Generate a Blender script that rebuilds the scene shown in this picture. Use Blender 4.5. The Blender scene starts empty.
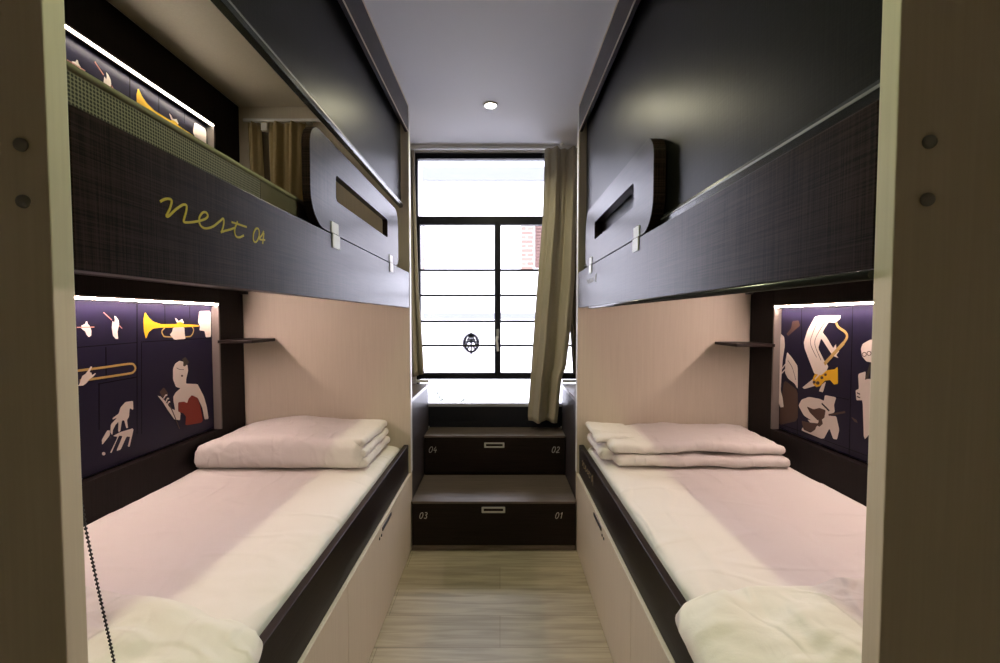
import bpy, bmesh, math, random
from mathutils import Vector, noise
random.seed(4)
sc = bpy.context.scene
COL = sc.collection

# ------------------------------------------------------------------ camera model (1000x663 frame)
FPX, CX, HZ, TP = 456.0, 500.0, 318.0, 18/456.0
PY0 = HZ + FPX*TP
PIT = math.atan(TP); CP, SP = math.cos(PIT), math.sin(PIT)
CAMH = 1.27
def ray(x, y):
    a = (x-CX)/FPX; b = -(y-PY0)/FPX
    return (a, CP+b*SP, -SP+b*CP)
def onX(x, y, X):
    r = ray(x, y); t = X/r[0]; return (r[1]*t, CAMH+r[2]*t)      # -> (Y, Z)
def onY(x, y, Y):
    r = ray(x, y); t = Y/r[1]; return (r[0]*t, CAMH+r[2]*t)      # -> (X, Z)

cam = bpy.data.cameras.new('camera'); camo = bpy.data.objects.new('camera', cam)
COL.objects.link(camo)
cam.sensor_width = 36; cam.sensor_fit = 'HORIZONTAL'; cam.lens = FPX/1000*36
cam.shift_y = (PY0-331.5)/1000
cam.clip_start = 0.02
camo.location = (0, 0, CAMH); camo.rotation_euler = (math.pi/2-PIT, 0, 0)
sc.camera = camo

# ------------------------------------------------------------------ materials
M = {}
def mat(name, col, rough=.5, spec=.5, metal=0, emit=None, estr=0, sheen=0, coat=0):
    m = bpy.data.materials.new(name); m.use_nodes = True
    b = m.node_tree.nodes['Principled BSDF']
    b.inputs['Base Color'].default_value = (*col, 1)
    b.inputs['Roughness'].default_value = rough
    b.inputs['Specular IOR Level'].default_value = spec
    b.inputs['Metallic'].default_value = metal
    b.inputs['Sheen Weight'].default_value = sheen
    b.inputs['Coat Weight'].default_value = coat
    if emit:
        b.inputs['Emission Color'].default_value = (*emit, 1)
        b.inputs['Emission Strength'].default_value = estr
    M[name] = m
    return m
def nodes(m):
    nt = m.node_tree
    return nt, nt.nodes, nt.links, nt.nodes['Principled BSDF']
def streak(m, scales, c0, c1, bump=.1, lo=.35, hi=.65, detail=3, bscale=.002):
    """stretched-noise grain: scales is a list of xyz scales, averaged"""
    nt, N, L, b = nodes(m)
    tc = N.new('ShaderNodeTexCoord')
    acc = None
    for s in scales:
        mp = N.new('ShaderNodeMapping'); mp.inputs['Scale'].default_value = s
        L.new(tc.outputs['Object'], mp.inputs['Vector'])
        nz = N.new('ShaderNodeTexNoise'); nz.inputs['Scale'].default_value = 1
        nz.inputs['Detail'].default_value = detail
        L.new(mp.outputs[0], nz.inputs['Vector'])
        if acc is None: acc = nz.outputs['Fac']
        else:
            a = N.new('ShaderNodeMath'); a.operation = 'ADD'
            L.new(acc, a.inputs[0]); L.new(nz.outputs['Fac'], a.inputs[1]); acc = a.outputs[0]
    d = N.new('ShaderNodeMath'); d.operation = 'DIVIDE'; d.inputs[1].default_value = len(scales)
    L.new(acc, d.inputs[0])
    mr = N.new('ShaderNodeMapRange'); mr.inputs['From Min'].default_value = lo; mr.inputs['From Max'].default_value = hi
    L.new(d.outputs[0], mr.inputs['Value'])
    mx = N.new('ShaderNodeMix'); mx.data_type = 'RGBA'
    mx.inputs['A'].default_value = (*c0, 1); mx.inputs['B'].default_value = (*c1, 1)
    L.new(mr.outputs[0], mx.inputs['Factor']); L.new(mx.outputs['Result'], b.inputs['Base Color'])
    if bump:
        bp = N.new('ShaderNodeBump'); bp.inputs['Strength'].default_value = bump; bp.inputs['Distance'].default_value = bscale
        L.new(mr.outputs[0], bp.inputs['Height']); L.new(bp.outputs[0], b.inputs['Normal'])
    return mr

m = mat('dark_laminate', (.05, .04, .04), .29, .14)
streak(m, [(520, 520, 7), (1, 7, 520)], (.0035, .0019, .0016), (.036, .021, .018), .04, .40, .60)
mat('cabinet_laminate', (.05, .043, .046), .4, .22)
m = mat('dark_wood', (.03, .02, .018), .42, .2)
streak(m, [(6, 6, 120), (4, 4, 300)], (.007, .004, .0032), (.016, .0095, .008), .1)
m = mat('dark_tread', (.05, .042, .038), .3, .5)
streak(m, [(5, 90, 60), (8, 300, 60)], (.085, .065, .051), (.16, .127, .104), .08)
m = mat('dark_panel', (.022, .015, .014), .5, .12)
streak(m, [(200, 200, 5), (400, 400, 9)], (.004, .0027, .0024), (.010, .0065, .006), .1)
m = mat('black_blind', (.02, .02, .02), .36, .15)
streak(m, [(300, 300, 14), (14, 14, 300)], (.0025, .0025, .0022), (.008, .0078, .0065), .05)
m = mat('black_plastic', (.012, .012, .013), .35, .5)
m = mat('dark_gloss', (.02, .021, .025), .22, .6)
m = mat('cream_laminate', (.62, .53, .40), .5, .35)
streak(m, [(260, 260, 6), (120, 120, 4)], (.63, .565, .455), (.675, .61, .495), .04)
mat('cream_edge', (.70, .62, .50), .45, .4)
mat('white_paint', (.80, .80, .80), .7, .2)
mat('grey_paint', (.60, .47, .32), .8, .1)
mat('ceiling_paint', (.83, .83, .87), .8, .1)
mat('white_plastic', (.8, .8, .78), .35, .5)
mat('silver', (.62, .62, .60), .35, .5, .7)
mat('recess_metal', (.17, .15, .135), .4, .5, .3)
mat('bar_metal', (.34, .34, .33), .4, .5, .8)
mat('satin_steel', (.55, .55, .54), .3, .5, .9)
mat('grey_bolt', (.23, .23, .23), .4, .5, .5)
mat('window_frame', (.008, .009, .014), .5, .25)
mat('grey_sill', (.30, .31, .32), .5, .4)
mat('gold_vinyl', (.50, .39, .03), .5, .3)
mat('pale_vinyl', (.62, .60, .56), .5, .3)
mat('tan_vinyl', (.38, .30, .17), .5, .3)
mat('mural_navy', (.0135, .0118, .031), .35, .12)
mat('mural_line', (.003, .0025, .006), .5, .08)
mat('mural_white', (.82, .74, .66), .5, .3)
mat('mural_yellow', (.80, .47, .02), .5, .3)
mat('mural_brass', (.52, .36, .12), .5, .3)
mat('mural_red', (.20, .022, .012), .5, .3)
mat('mural_brown', (.075, .042, .03), .5, .3)
mat('mural_olive', (.05, .04, .028), .5, .3)
mat('mural_pink', (.55, .26, .2), .5, .3)
mat('led_lower', (1, 1, 1), .5, .2, 0, (1.0, .735, .665), 275)
mat('led_upper', (1, 1, 1), .5, .2, 0, (1.0, .88, .72), 66)
mat('lamp_glow', (1, 1, 1), .5, .2, 0, (1.0, .96, .82), 40)
mat('black_rubber', (.01, .01, .01), .5, .4)

def cloth(name, c0, c1, wr=6, bump=.5, rough=.85, fine=500, crease=0, cs=5):
    m = mat(name, c0, rough, .15, sheen=.15)
    nt, N, L, b = nodes(m)
    tc = N.new('ShaderNodeTexCoord')
    n1 = N.new('ShaderNodeTexNoise'); n1.inputs['Scale'].default_value = wr; n1.inputs['Detail'].default_value = 4
    n1.inputs['Distortion'].default_value = .6
    L.new(tc.outputs['Object'], n1.inputs['Vector'])
    n2 = N.new('ShaderNodeTexNoise'); n2.inputs['Scale'].default_value = fine
    L.new(tc.outputs['Object'], n2.inputs['Vector'])
    mx = N.new('ShaderNodeMix'); mx.data_type = 'RGBA'
    mx.inputs['A'].default_value = (*c0, 1); mx.inputs['B'].default_value = (*c1, 1)
    L.new(n2.outputs['Fac'], mx.inputs['Factor']); L.new(mx.outputs['Result'], b.inputs['Base Color'])
    b1 = N.new('ShaderNodeBump'); b1.inputs['Strength'].default_value = bump; b1.inputs['Distance'].default_value = .012
    L.new(n1.outputs['Fac'], b1.inputs['Height'])
    b2 = N.new('ShaderNodeBump'); b2.inputs['Strength'].default_value = .12; b2.inputs['Distance'].default_value = .001
    L.new(n2.outputs['Fac'], b2.inputs['Height']); L.new(b1.outputs[0], b2.inputs['Normal'])
    out = b2
    if crease:                                   # thin creases where a stretched noise crosses its middle
        prev = b2
        for rot, sc_ in ((.5, (1, 2.2, 1)), (-.7, (2.4, 1, 1.3))):
            mp = N.new('ShaderNodeMapping'); mp.inputs['Rotation'].default_value = (.3, .2, rot); mp.inputs['Scale'].default_value = sc_
            L.new(tc.outputs['Object'], mp.inputs['Vector'])
            n3 = N.new('ShaderNodeTexNoise'); n3.inputs['Scale'].default_value = cs; n3.inputs['Detail'].default_value = 1; n3.inputs['Distortion'].default_value = .25
            L.new(mp.outputs[0], n3.inputs['Vector'])
            sb = N.new('ShaderNodeMath'); sb.operation = 'SUBTRACT'; sb.inputs[1].default_value = .5; L.new(n3.outputs['Fac'], sb.inputs[0])
            ab = N.new('ShaderNodeMath'); ab.operation = 'ABSOLUTE'; L.new(sb.outputs[0], ab.inputs[0])
            mr = N.new('ShaderNodeMapRange'); mr.interpolation_type = 'SMOOTHSTEP'
            mr.inputs['From Min'].default_value = 0; mr.inputs['From Max'].default_value = .06; mr.inputs['To Min'].default_value = 1; mr.inputs['To Max'].default_value = 0
            L.new(ab.outputs[0], mr.inputs['Value'])
            b3 = N.new('ShaderNodeBump'); b3.inputs['Strength'].default_value = crease; b3.inputs['Distance'].default_value = .004
            L.new(mr.outputs[0], b3.inputs['Height']); L.new(prev.outputs[0], b3.inputs['Normal']); prev = b3
        out = prev
    L.new(out.outputs[0], b.inputs['Normal'])
    return m
cloth('white_sheet', (.80, .765, .72), (.86, .825, .78), 7, .25, crease=.6, cs=2.2)
cloth('white_duvet', (.80, .765, .72), (.86, .825, .78), 16, .45, crease=.5, cs=4)
cloth('white_pillow', (.82, .80, .72), (.88, .86, .78), 9, .4, crease=.8, cs=3)
cloth('olive_curtain', (.33, .295, .21), (.43, .385, .29), 9, .15, .8, 350)
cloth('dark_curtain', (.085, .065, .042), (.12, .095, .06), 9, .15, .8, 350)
cloth('bunk_curtain', (.30, .235, .115), (.40, .32, .165), 9, .15, .8, 350)
cloth('tan_fabric', (.22, .20, .14), (.27, .25, .18), 20, .1)

# woven mesh border of the upper mattress
m = mat('mesh_weave', (.3, .28, .18), .7, .3)
nt, N, L, b = nodes(m)
tc = N.new('ShaderNodeTexCoord'); mp = N.new('ShaderNodeMapping'); mp.inputs['Scale'].default_value = (0, 1, 1)
L.new(tc.outputs['Object'], mp.inputs['Vector'])
vo = N.new('ShaderNodeTexVoronoi'); vo.inputs['Scale'].default_value = 195; vo.inputs['Randomness'].default_value = 0
L.new(mp.outputs[0], vo.inputs['Vector'])
cr = N.new('ShaderNodeValToRGB')
cr.color_ramp.elements[0].position = .30; cr.color_ramp.elements[0].color = (.02, .018, .012, 1)
cr.color_ramp.elements[1].position = .48; cr.color_ramp.elements[1].color = (.20, .185, .125, 1)
L.new(vo.outputs['Distance'], cr.inputs[0]); L.new(cr.outputs[0], b.inputs['Base Color'])

# oak laminate floor: planks across the aisle
m = mat('oak_floor', (.5, .45, .33), .45, .4)
nt, N, L, b = nodes(m)
tc = N.new('ShaderNodeTexCoord')
br = N.new('ShaderNodeTexBrick'); br.inputs['Scale'].default_value = 1
br.inputs['Brick Width'].default_value = 1.28; br.inputs['Row Height'].default_value = .19
br.inputs['Mortar Size'].default_value = .0012; br.inputs['Mortar Smooth'].default_value = .3
br.inputs['Color1'].default_value = (.44, .385, .29, 1); br.inputs['Color2'].default_value = (.385, .335, .25, 1)
br.inputs['Mortar'].default_value = (.20, .17, .12, 1); br.offset = .37
L.new(tc.outputs['Object'], br.inputs['Vector'])
mp = N.new('ShaderNodeMapping'); mp.inputs['Scale'].default_value = (2.2, 26, 1)
L.new(tc.outputs['Object'], mp.inputs['Vector'])
nz = N.new('ShaderNodeTexNoise'); nz.inputs['Scale'].default_value = 1.4; nz.inputs['Detail'].default_value = 6; nz.inputs['Distortion'].default_value = .8
L.new(mp.outputs[0], nz.inputs['Vector'])
cr = N.new('ShaderNodeValToRGB')
cr.color_ramp.elements[0].position = .33; cr.color_ramp.elements[0].color = (.72, .70, .66, 1)
cr.color_ramp.elements[1].position = .62; cr.color_ramp.elements[1].color = (1.08, 1.06, 1.0, 1)
L.new(nz.outputs['Fac'], cr.inputs[0])
mx = N.new('ShaderNodeMix'); mx.data_type = 'RGBA'; mx.blend_type = 'MULTIPLY'; mx.inputs['Factor'].default_value = 1
L.new(br.outputs['Color'], mx.inputs['A']); L.new(cr.outputs[0], mx.inputs['B']); L.new(mx.outputs['Result'], b.inputs['Base Color'])
bp = N.new('ShaderNodeBump'); bp.inputs['Strength'].default_value = .2; bp.inputs['Distance'].default_value = .001
L.new(br.outputs['Fac'], bp.inputs['Height']); bp.invert = True; L.new(bp.outputs[0], b.inputs['Normal'])

# window glass: clear with a Fresnel reflection
m = bpy.data.materials.new('clear_glass'); m.use_nodes = True; M['clear_glass'] = m
nt = m.node_tree; N = nt.nodes; L = nt.links; N.remove(N['Principled BSDF'])
fr = N.new('ShaderNodeFresnel'); fr.inputs[0].default_value = 1.45
tr = N.new('ShaderNodeBsdfTransparent'); gl = N.new('ShaderNodeBsdfGlossy'); gl.inputs['Roughness'].default_value = .02
ms = N.new('ShaderNodeMixShader')
L.new(fr.outputs[0], ms.inputs[0]); L.new(tr.outputs[0], ms.inputs[1]); L.new(gl.outputs[0], ms.inputs[2])
L.new(ms.outputs[0], N['Material Output'].inputs[0])
# outside
mat('facade_white', (.40, .40, .41), .8, .1)
mat('facade_pale', (.075, .079, .087), .8, .1)
mat('eave_pink', (.056, .042, .046), .8, .1)
mat('shutter_wood', (.055, .03, .025), .7, .2)
mat('leaf_grey', (.22, .24, .2), .8, .1)
mat('emblem_grey', (.03, .028, .05), .6, .2)
m = mat('brick', (.4, .22, .17), .85, .1)
nt, N, L, b = nodes(m)
tc = N.new('ShaderNodeTexCoord'); mp = N.new('ShaderNodeMapping'); mp.inputs['Rotation'].default_value = (math.pi/2, 0, 0)
L.new(tc.outputs['Object'], mp.inputs['Vector'])
br = N.new('ShaderNodeTexBrick'); br.inputs['Scale'].default_value = 1; br.inputs['Brick Width'].default_value = .26; br.inputs['Row Height'].default_value = .085
br.inputs['Mortar Size'].default_value = .012
br.inputs['Color1'].default_value = (.115, .075, .062, 1); br.inputs['Color2'].default_value = (.095, .057, .048, 1); br.inputs['Mortar'].default_value = (.15, .13, .12, 1)
L.new(mp.outputs[0], br.inputs['Vector']); L.new(br.outputs['Color'], b.inputs['Base Color'])

# ------------------------------------------------------------------ mesh helpers
def new(): return bmesh.new()
def box(bm, x0, x1, y0, y1, z0, z1, mi=0):
    if x0 > x1: x0, x1 = x1, x0
    v = [bm.verts.new(p) for p in ((x0,y0,z0),(x1,y0,z0),(x1,y1,z0),(x0,y1,z0),(x0,y0,z1),(x1,y0,z1),(x1,y1,z1),(x0,y1,z1))]
    for f in ((0,3,2,1),(4,5,6,7),(0,1,5,4),(1,2,6,5),(2,3,7,6),(3,0,4,7)):
        bm.faces.new([v[i] for i in f]).material_index = mi
def prism(bm, pts, d, mi=0):
    """pts: list of 3-D points of a flat outline, d: extrusion vector"""
    d = Vector(d)
    a = [bm.verts.new(Vector(p)) for p in pts]; b = [bm.verts.new(Vector(p)+d) for p in pts]
    n = len(pts)
    f = bm.faces.new(a); f.material_index = mi
    f = bm.faces.new(b[::-1]); f.material_index = mi
    for i in range(n):
        f = bm.faces.new((a[i], b[i], b[(i+1) % n], a[(i+1) % n])); f.material_index = mi
def tube(bm, pts, r, seg=10, mi=0, caps=True):
    pts = [Vector(p) for p in pts]; rings = []
    up = None
    for i, p in enumerate(pts):
        t = (pts[min(i+1, len(pts)-1)]-pts[max(i-1, 0)]).normalized()
        if up is None:
            up = Vector((0,0,1)) if abs(t.z) < .9 else Vector((1,0,0))
        a = t.cross(up).normalized(); c = a.cross(t).normalized(); up = c
        rr = r[i] if isinstance(r, (list, tuple)) else r
        rings.append([bm.verts.new(p+a*math.cos(2*math.pi*k/seg)*rr+c*math.sin(2*math.pi*k/seg)*rr) for k in range(seg)])
    for A, B in zip(rings, rings[1:]):
        for k in range(seg):
            f = bm.faces.new((A[k], A[(k+1) % seg], B[(k+1) % seg], B[k])); f.material_index = mi; f.smooth = True
    if caps:
        bm.faces.new(rings[0][::-1]).material_index = mi; bm.faces.new(rings[-1]).material_index = mi
def lathe(bm, prof, c, axis='z', seg=28, mi=0):
    """prof: (radius, height) list round axis through c"""
    c = Vector(c); rings = []
    for r, h in prof:
        ring = []
        for k in range(seg):
            a = 2*math.pi*k/seg; u, w = r*math.cos(a), r*math.sin(a)
            o = {'z': (u, w, h), 'y': (u, h, w), 'x': (h, u, w)}[axis]
            ring.append(bm.verts.new(c+Vector(o)))
        rings.append(ring)
    for A, B in zip(rings, rings[1:]):
        for k in range(seg):
            f = bm.faces.new((A[k], A[(k+1) % seg], B[(k+1) % seg], B[k])); f.material_index = mi; f.smooth = True
    bm.faces.new(rings[0]).material_index = mi; bm.faces.new(rings[-1]).material_index = mi
def rrect(y0, y1, z0, z1, r, n=8):
    """rounded rectangle outline; r = radius or 4 radii from (y1,z1) corner round to (y1,z0)"""
    if not isinstance(r, (list, tuple)): r = [r]*4
    out = []
    for (cy, cz, sy, sz, a0), rr in zip(((y1,z1,-1,-1,0), (y0,z1,1,-1,90), (y0,z0,1,1,180), (y1,z0,-1,1,270)), r):
        for k in range(n+1):
            a = math.radians(a0+90*k/n)
            out.append((cy+sy*rr+rr*math.cos(a), cz+sz*rr+rr*math.sin(a)))
    return out
def soft_box(bm, cx, cy, cz, sx, sy, sz, r, step=.02, warp=None, mi=0):
    """rounded slab with an even grid, warp(Vector)->Vector shapes it"""
    n = [max(2, int(round(s/step))) for s in (sx, sy, sz)]
    h = Vector((sx/2, sy/2, sz/2)); vs = {}
    def vert(i, j, k):
        if (i, j, k) in vs: return vs[(i, j, k)]
        p = Vector((-h.x+sx*i/n[0], -h.y+sy*j/n[1], -h.z+sz*k/n[2]))
        q = Vector([max(-(h[a]-r), min(h[a]-r, p[a])) for a in range(3)])
        d = p-q
        if d.length > 1e-9: p = q+d.normalized()*r
        p = p+Vector((cx, cy, cz))
        if warp: p = warp(p)
        vs[(i, j, k)] = bm.verts.new(p); return vs[(i, j, k)]
    def face(*ids):
        f = bm.faces.new([vert(*q) for q in ids]); f.smooth = True; f.material_index = mi
    for i in range(n[0]):
        for j in range(n[1]):
            face((i,j,0),(i,j+1,0),(i+1,j+1,0),(i+1,j,0)); face((i,j,n[2]),(i+1,j,n[2]),(i+1,j+1,n[2]),(i,j+1,n[2]))
    for i in range(n[0]):
        for k in range(n[2]):
            face((i,0,k),(i+1,0,k),(i+1,0,k+1),(i,0,k+1)); face((i,n[1],k),(i,n[1],k+1),(i+1,n[1],k+1),(i+1,n[1],k))
    for j in range(n[1]):
        for k in range(n[2]):
            face((0,j,k),(0,j,k+1),(0,j+1,k+1),(0,j+1,k)); face((n[0],j,k),(n[0],j+1,k),(n[0],j+1,k+1),(n[0],j,k+1))
def smooth_path(p, n=6):
    out = []
    P = [p[0]]+list(p)+[p[-1]]
    for i in range(1, len(P)-2):
        a, b, c, d = [Vector(q) for q in P[i-1:i+3]]
        for k in range(n):
            t = k/n
            out.append(.5*((2*b)+(c-a)*t+(2*a-5*b+4*c-d)*t*t+(3*b-a-3*c+d)*t**3))
    out.append(Vector(p[-1])); return out
def ribbon(bm, pts2, w, to3, d, mi=0, smooth=True):
    """flat stroke of width w along 2-D points, mapped to 3-D by to3, thickness d"""
    p = smooth_path(pts2) if smooth else [Vector(q) for q in pts2]
    if smooth:
        q = [p[0]]
        for v in p[1:]:
            if (v-q[-1]).length > 1e-5: q.append(v)
        p = q
    L_, R_ = [], []
    for i, v in enumerate(p):
        t = p[min(i+1, len(p)-1)]-p[max(i-1, 0)]
        t = t.normalized() if t.length > 1e-9 else Vector((1, 0))
        nrm = Vector((-t.y, t.x))*w/2
        L_.append(v+nrm); R_.append(v-nrm)
    d = Vector(d)
    a = [bm.verts.new(to3(v)) for v in L_]; b = [bm.verts.new(to3(v)) for v in R_]
    a2 = [bm.verts.new(to3(v)+d) for v in L_]; b2 = [bm.verts.new(to3(v)+d) for v in R_]
    for i in range(len(p)-1):
        for q in ((a2[i],a2[i+1],b2[i+1],b2[i]), (a[i],b[i],b[i+1],a[i+1]), (a[i],a[i+1],a2[i+1],a2[i]), (b[i],b2[i],b2[i+1],b[i+1])):
            bm.faces.new(q).material_index = mi
    bm.faces.new((a[0],a2[0],b2[0],b[0])).material_index = mi; bm.faces.new((a[-1],b[-1],b2[-1],a2[-1])).material_index = mi

def world_loc(o):
    v = Vector((0,0,0))
    while o is not None:
        v += o.location; o = o.parent
    return v
def obj(name, bm, m, parent=None, bevel=0, loc=None, smooth=False, recalc=True, solid=0):
    """link bm (built in room coordinates) as one mesh object"""
    base = world_loc(parent) if parent else Vector((0,0,0))
    own = Vector(loc) if loc else base
    if recalc: bmesh.ops.recalc_face_normals(bm, faces=bm.faces)
    bmesh.ops.translate(bm, verts=bm.verts, vec=-own)
    me = bpy.data.meshes.new(name); bm.to_mesh(me); bm.free()
    for x in (m if isinstance(m, (list, tuple)) else [m]): me.materials.append(M[x])
    o = bpy.data.objects.new(name, me); COL.objects.link(o)
    o.location = own-base
    if parent: o.parent = parent
    if smooth:
        for p in me.polygons: p.use_smooth = True
    if bevel:
        md = o.modifiers.new('bevel', 'BEVEL'); md.width = bevel; md.segments = 2; md.limit_method = 'ANGLE'; md.angle_limit = math.radians(50)
    if solid:
        md = o.modifiers.new('solid', 'SOLIDIFY'); md.thickness = solid; md.offset = 0
    return o
def thing(name, label, cat, loc, group=None):
    o = bpy.data.objects.new(name, None); COL.objects.link(o); o.location = loc
    o.empty_display_size = .1
    tag(o, label, cat, group); return o
def tag(o, label, cat, group=None):
    o['label'] = label; o['category'] = cat
    if group: o['group'] = group
    return o
def struct(name, bm, m, **k):
    o = obj(name, bm, m, **k); o['kind'] = 'structure'; return o
def part(name, bm, m, parent, label=None, **k):
    o = obj(name, bm, m, parent, **k)
    if label: o['label'] = label
    return o

# ------------------------------------------------------------------ key sizes
FACE = {-1: .485, 1: .418}; BACK = {-1: 1.378, 1: 1.343}
YN0, YN1 = .496, .5225            # near end panel (left); the right one stands a touch nearer
NEAR = {-1: (.496, .5225), 1: (.488, .513)}
YF0, YF1 = 2.45, 2.487           # far end panel
CEIL = 2.395
SX0, SX1 = -.4815, .4145
YW = 3.09                        # window wall
XL, XR = -1.47, 1.435
YB = -1.4

# ------------------------------------------------------------------ the room
bm = new(); box(bm, XL-.1, XR+.1, YB-.1, YW+.3, -.08, 0); struct('floor', bm, 'oak_floor')
bm = new(); box(bm, XL-.1, XR+.1, YB-.1, YW+.3, CEIL, CEIL+.08); struct('ceiling', bm, 'ceiling_paint')
bm = new(); box(bm, XL-.1, XL, YB-.1, YW+.3, 0, CEIL); struct('wall_left', bm, 'white_paint')
bm = new(); box(bm, XR, XR+.1, YB-.1, YW+.3, 0, CEIL); struct('wall_right', bm, 'white_paint')
bm = new(); box(bm, XL, XR, YB-.1, YB, 0, CEIL); struct('wall_back', bm, 'grey_paint')
WX0, WX1, WZ0, WZ1 = -.572, .60, .53, 2.378
bm = new()
box(bm, XL, WX0, YW, YW+.3, 0, CEIL); box(bm, WX1, XR, YW, YW+.3, 0, CEIL)
box(bm, WX0, WX1, YW, YW+.3, 0, WZ0); box(bm, WX0, WX1, YW, YW+.3, WZ1, CEIL)
struct('wall_front', bm, 'white_paint')

# window: black steel frame, fixed top light, two sashes with thin bars, fixed bottom pane
win = thing('window_1', 'tall black framed window at the end of the aisle', 'window', ((WX0+WX1)/2, YW+.05, WZ0))
win['kind'] = 'structure'
Y0, Y1 = YW+.02, YW+.07
bm = new()
box(bm, WX0, WX0+.016, Y0, Y1, .66, WZ1); box(bm, WX1-.016, WX1, Y0, Y1, .66, WZ1)
box(bm, WX0+.016, WX1-.016, Y0, Y1, 2.341, WZ1); box(bm, WX0+.016, WX1-.016, Y0, Y1, 1.912, 1.958)
box(bm, WX0+.016, WX1-.016, Y0, Y1, .851, .872); box(bm, -.024, -.008, Y0+.012, Y1, .872, 1.912)
part('window_frame', bm, 'window_frame', win, bevel=.002)
bm = new(); box(bm, WX0+.001, WX1-.001, Y0-.015, Y1, .531, .664); box(bm, SX0, SX1, YW-.0025, YW-.0005, .5, .56); part('kick_panel', bm, 'window_frame', win, 'black panel below the lowest pane', bevel=.002)
bm = new(); box(bm, WX0, WX1, Y0-.015, Y1-.01, .6645, .684); part('sill_strip', bm, 'grey_sill', win, 'grey strip under the lowest pane', bevel=.002)
for a, c in ((WX0+.0165, -.0165), (-.0155, WX1-.0165)):
    s = new(); z0, z1 = .8725, 1.9115
    box(s, a, a+.014 if a < -.1 else a+.0205, Y0-.006, Y1-.012, z0, z1)
    box(s, c-.0205 if a < -.1 else c-.014, c, Y0-.006, Y1-.012, z0, z1)
    ai, ci = (a+.014, c-.0205) if a < -.1 else (a+.0205, c-.014)
    box(s, ai, ci, Y0-.006, Y1-.012, z0, z0+.022); box(s, ai, ci, Y0-.006, Y1-.012, z1-.012, z1)
    so = part('sash', s, 'window_frame', win, bevel=.0015)
    for z in (1.595, 1.424, 1.247, 1.081):
        g = new(); box(g, ai, ci, Y0+.006, Y0+.016, z-.0075, z+.0075); part('glazing_bar', g, 'window_frame', so)
    g = new(); box(g, ai, ci, Y0+.022, Y0+.026, z0+.022, z1-.012); part('pane', g, 'clear_glass', so)
g = new(); box(g, WX0+.016, WX1-.016, Y0+.022, Y0+.026, 1.958, 2.341); part('pane', g, 'clear_glass', win)
g = new(); box(g, WX0+.016, WX1-.016, Y0+.022, Y0+.026, .684, .851); part('pane', g, 'clear_glass', win)
# lever handle on the meeting stile
g = new(); box(g, -.026, -.006, Y0-.014, Y0-.0065, 1.12, 1.195)
hp = part('handle_plate', g, 'grey_sill', win, 'grey handle plate', bevel=.003)
g = new(); tube(g, [(-.017, Y0-.012, 1.14), (-.017, Y0-.035, 1.14)], .008, 12)
tube(g, smooth_path([(-.019, Y0-.035, 1.147), (-.023, Y0-.04, 1.125), (-.019, Y0-.04, 1.09), (-.014, Y0-.038, 1.046)], 5), .0075, 12)
part('lever', g, 'white_plastic', hp, 'pale window lever', smooth=True)
# round lattice emblem stuck on the left sash pane
g = new(); ex, ez, ey = -.1985, 1.098, Y0+.0215
def E2(v): return Vector((ex+v.x, ey, ez+v.y))
a_, b_ = .056, .076
ring = [(a_*math.cos(t*math.pi/20), b_*math.sin(t*math.pi/20)) for t in range(41)]
ribbon(g, ring, .005, E2, (0, -.0005, 0), smooth=False)
ribbon(g, [(.8*x, .8*y) for x, y in ring], .017, E2, (0, -.0005, 0), smooth=False)
for q in (((-.04, -.035), (-.012, .045), (.0, .07)), ((.04, -.035), (.012, .045), (0, .07)), ((-.05, .008), (.05, .008)), ((-.046, -.02), (.046, -.02)),
          ((-.028, .02), (0, .05), (.028, .02)), ((0, .05), (0, -.074)), ((-.03, -.045), (-.012, -.02)), ((.03, -.045), (.012, -.02)), ((-.02, .03), (.012, .01)), ((.02, .03), (-.012, .01))):
    ribbon(g, q, .0125, E2, (0, -.0005, 0), smooth=False)
part('emblem_sticker', g, 'emblem_grey', win, 'round grey lattice emblem on the left pane', recalc=True)
# thin white ledge behind the cabinets
bm = new()
box(bm, -.60, -.485, YW-.012, YW+.018, .832, .848); box(bm, .424, .60, YW-.012, YW+.018, .832, .848)
struct('trim_1', bm, 'white_plastic')

# ------------------------------------------------------------------ outside, seen through the window
YO = 9.0
fac = thing('building', 'sunlit white building across the street beyond the window', 'building', (0, YO, -4))
bm = new(); box(bm, -9, 9, YO, YO+.4, -4, 4.6); part('wall', bm, 'facade_white', fac)
def orect(bm, x0, x1, y0, y1, d0, d1):
    a = onY(x0, y1, YO); c = onY(x1, y0, YO); box(bm, a[0], c[0], YO-d1, YO-d0, a[1], c[1])
bm = new(); orect(bm, 380, 620, 156, 164.4, .0, .06); part('eave', bm, 'eave_pink', fac, 'pinkish eave along the top')
bm = new(); orect(bm, 380, 620, 164.5, 181, .0, .06); part('cornice', bm, 'facade_pale', fac, 'pale grey cornice')
bm = new(); orect(bm, 380, 620, 313, 319, .0, .05); part('string_course', bm, 'facade_pale', fac)
bm = new(); orect(bm, 521, 533.5, 222, 271, .0, .03); part('brick_pier', bm, 'brick', fac, 'brick pier right of the mullion')
bm = new(); orect(bm, 404, 424, 222, 271, .0, .03); part('brick_pier', bm, 'brick', fac, 'brick pier at the left edge of the window')
bm = new(); orect(bm, 535, 548, 222, 268, .0, .05)
for k in range(14): orect(bm, 536, 547, 224+k*3.1, 226+k*3.1, .05, .07)
part('shutter', bm, 'shutter_wood', fac, 'brown wooden shutter')
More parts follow.
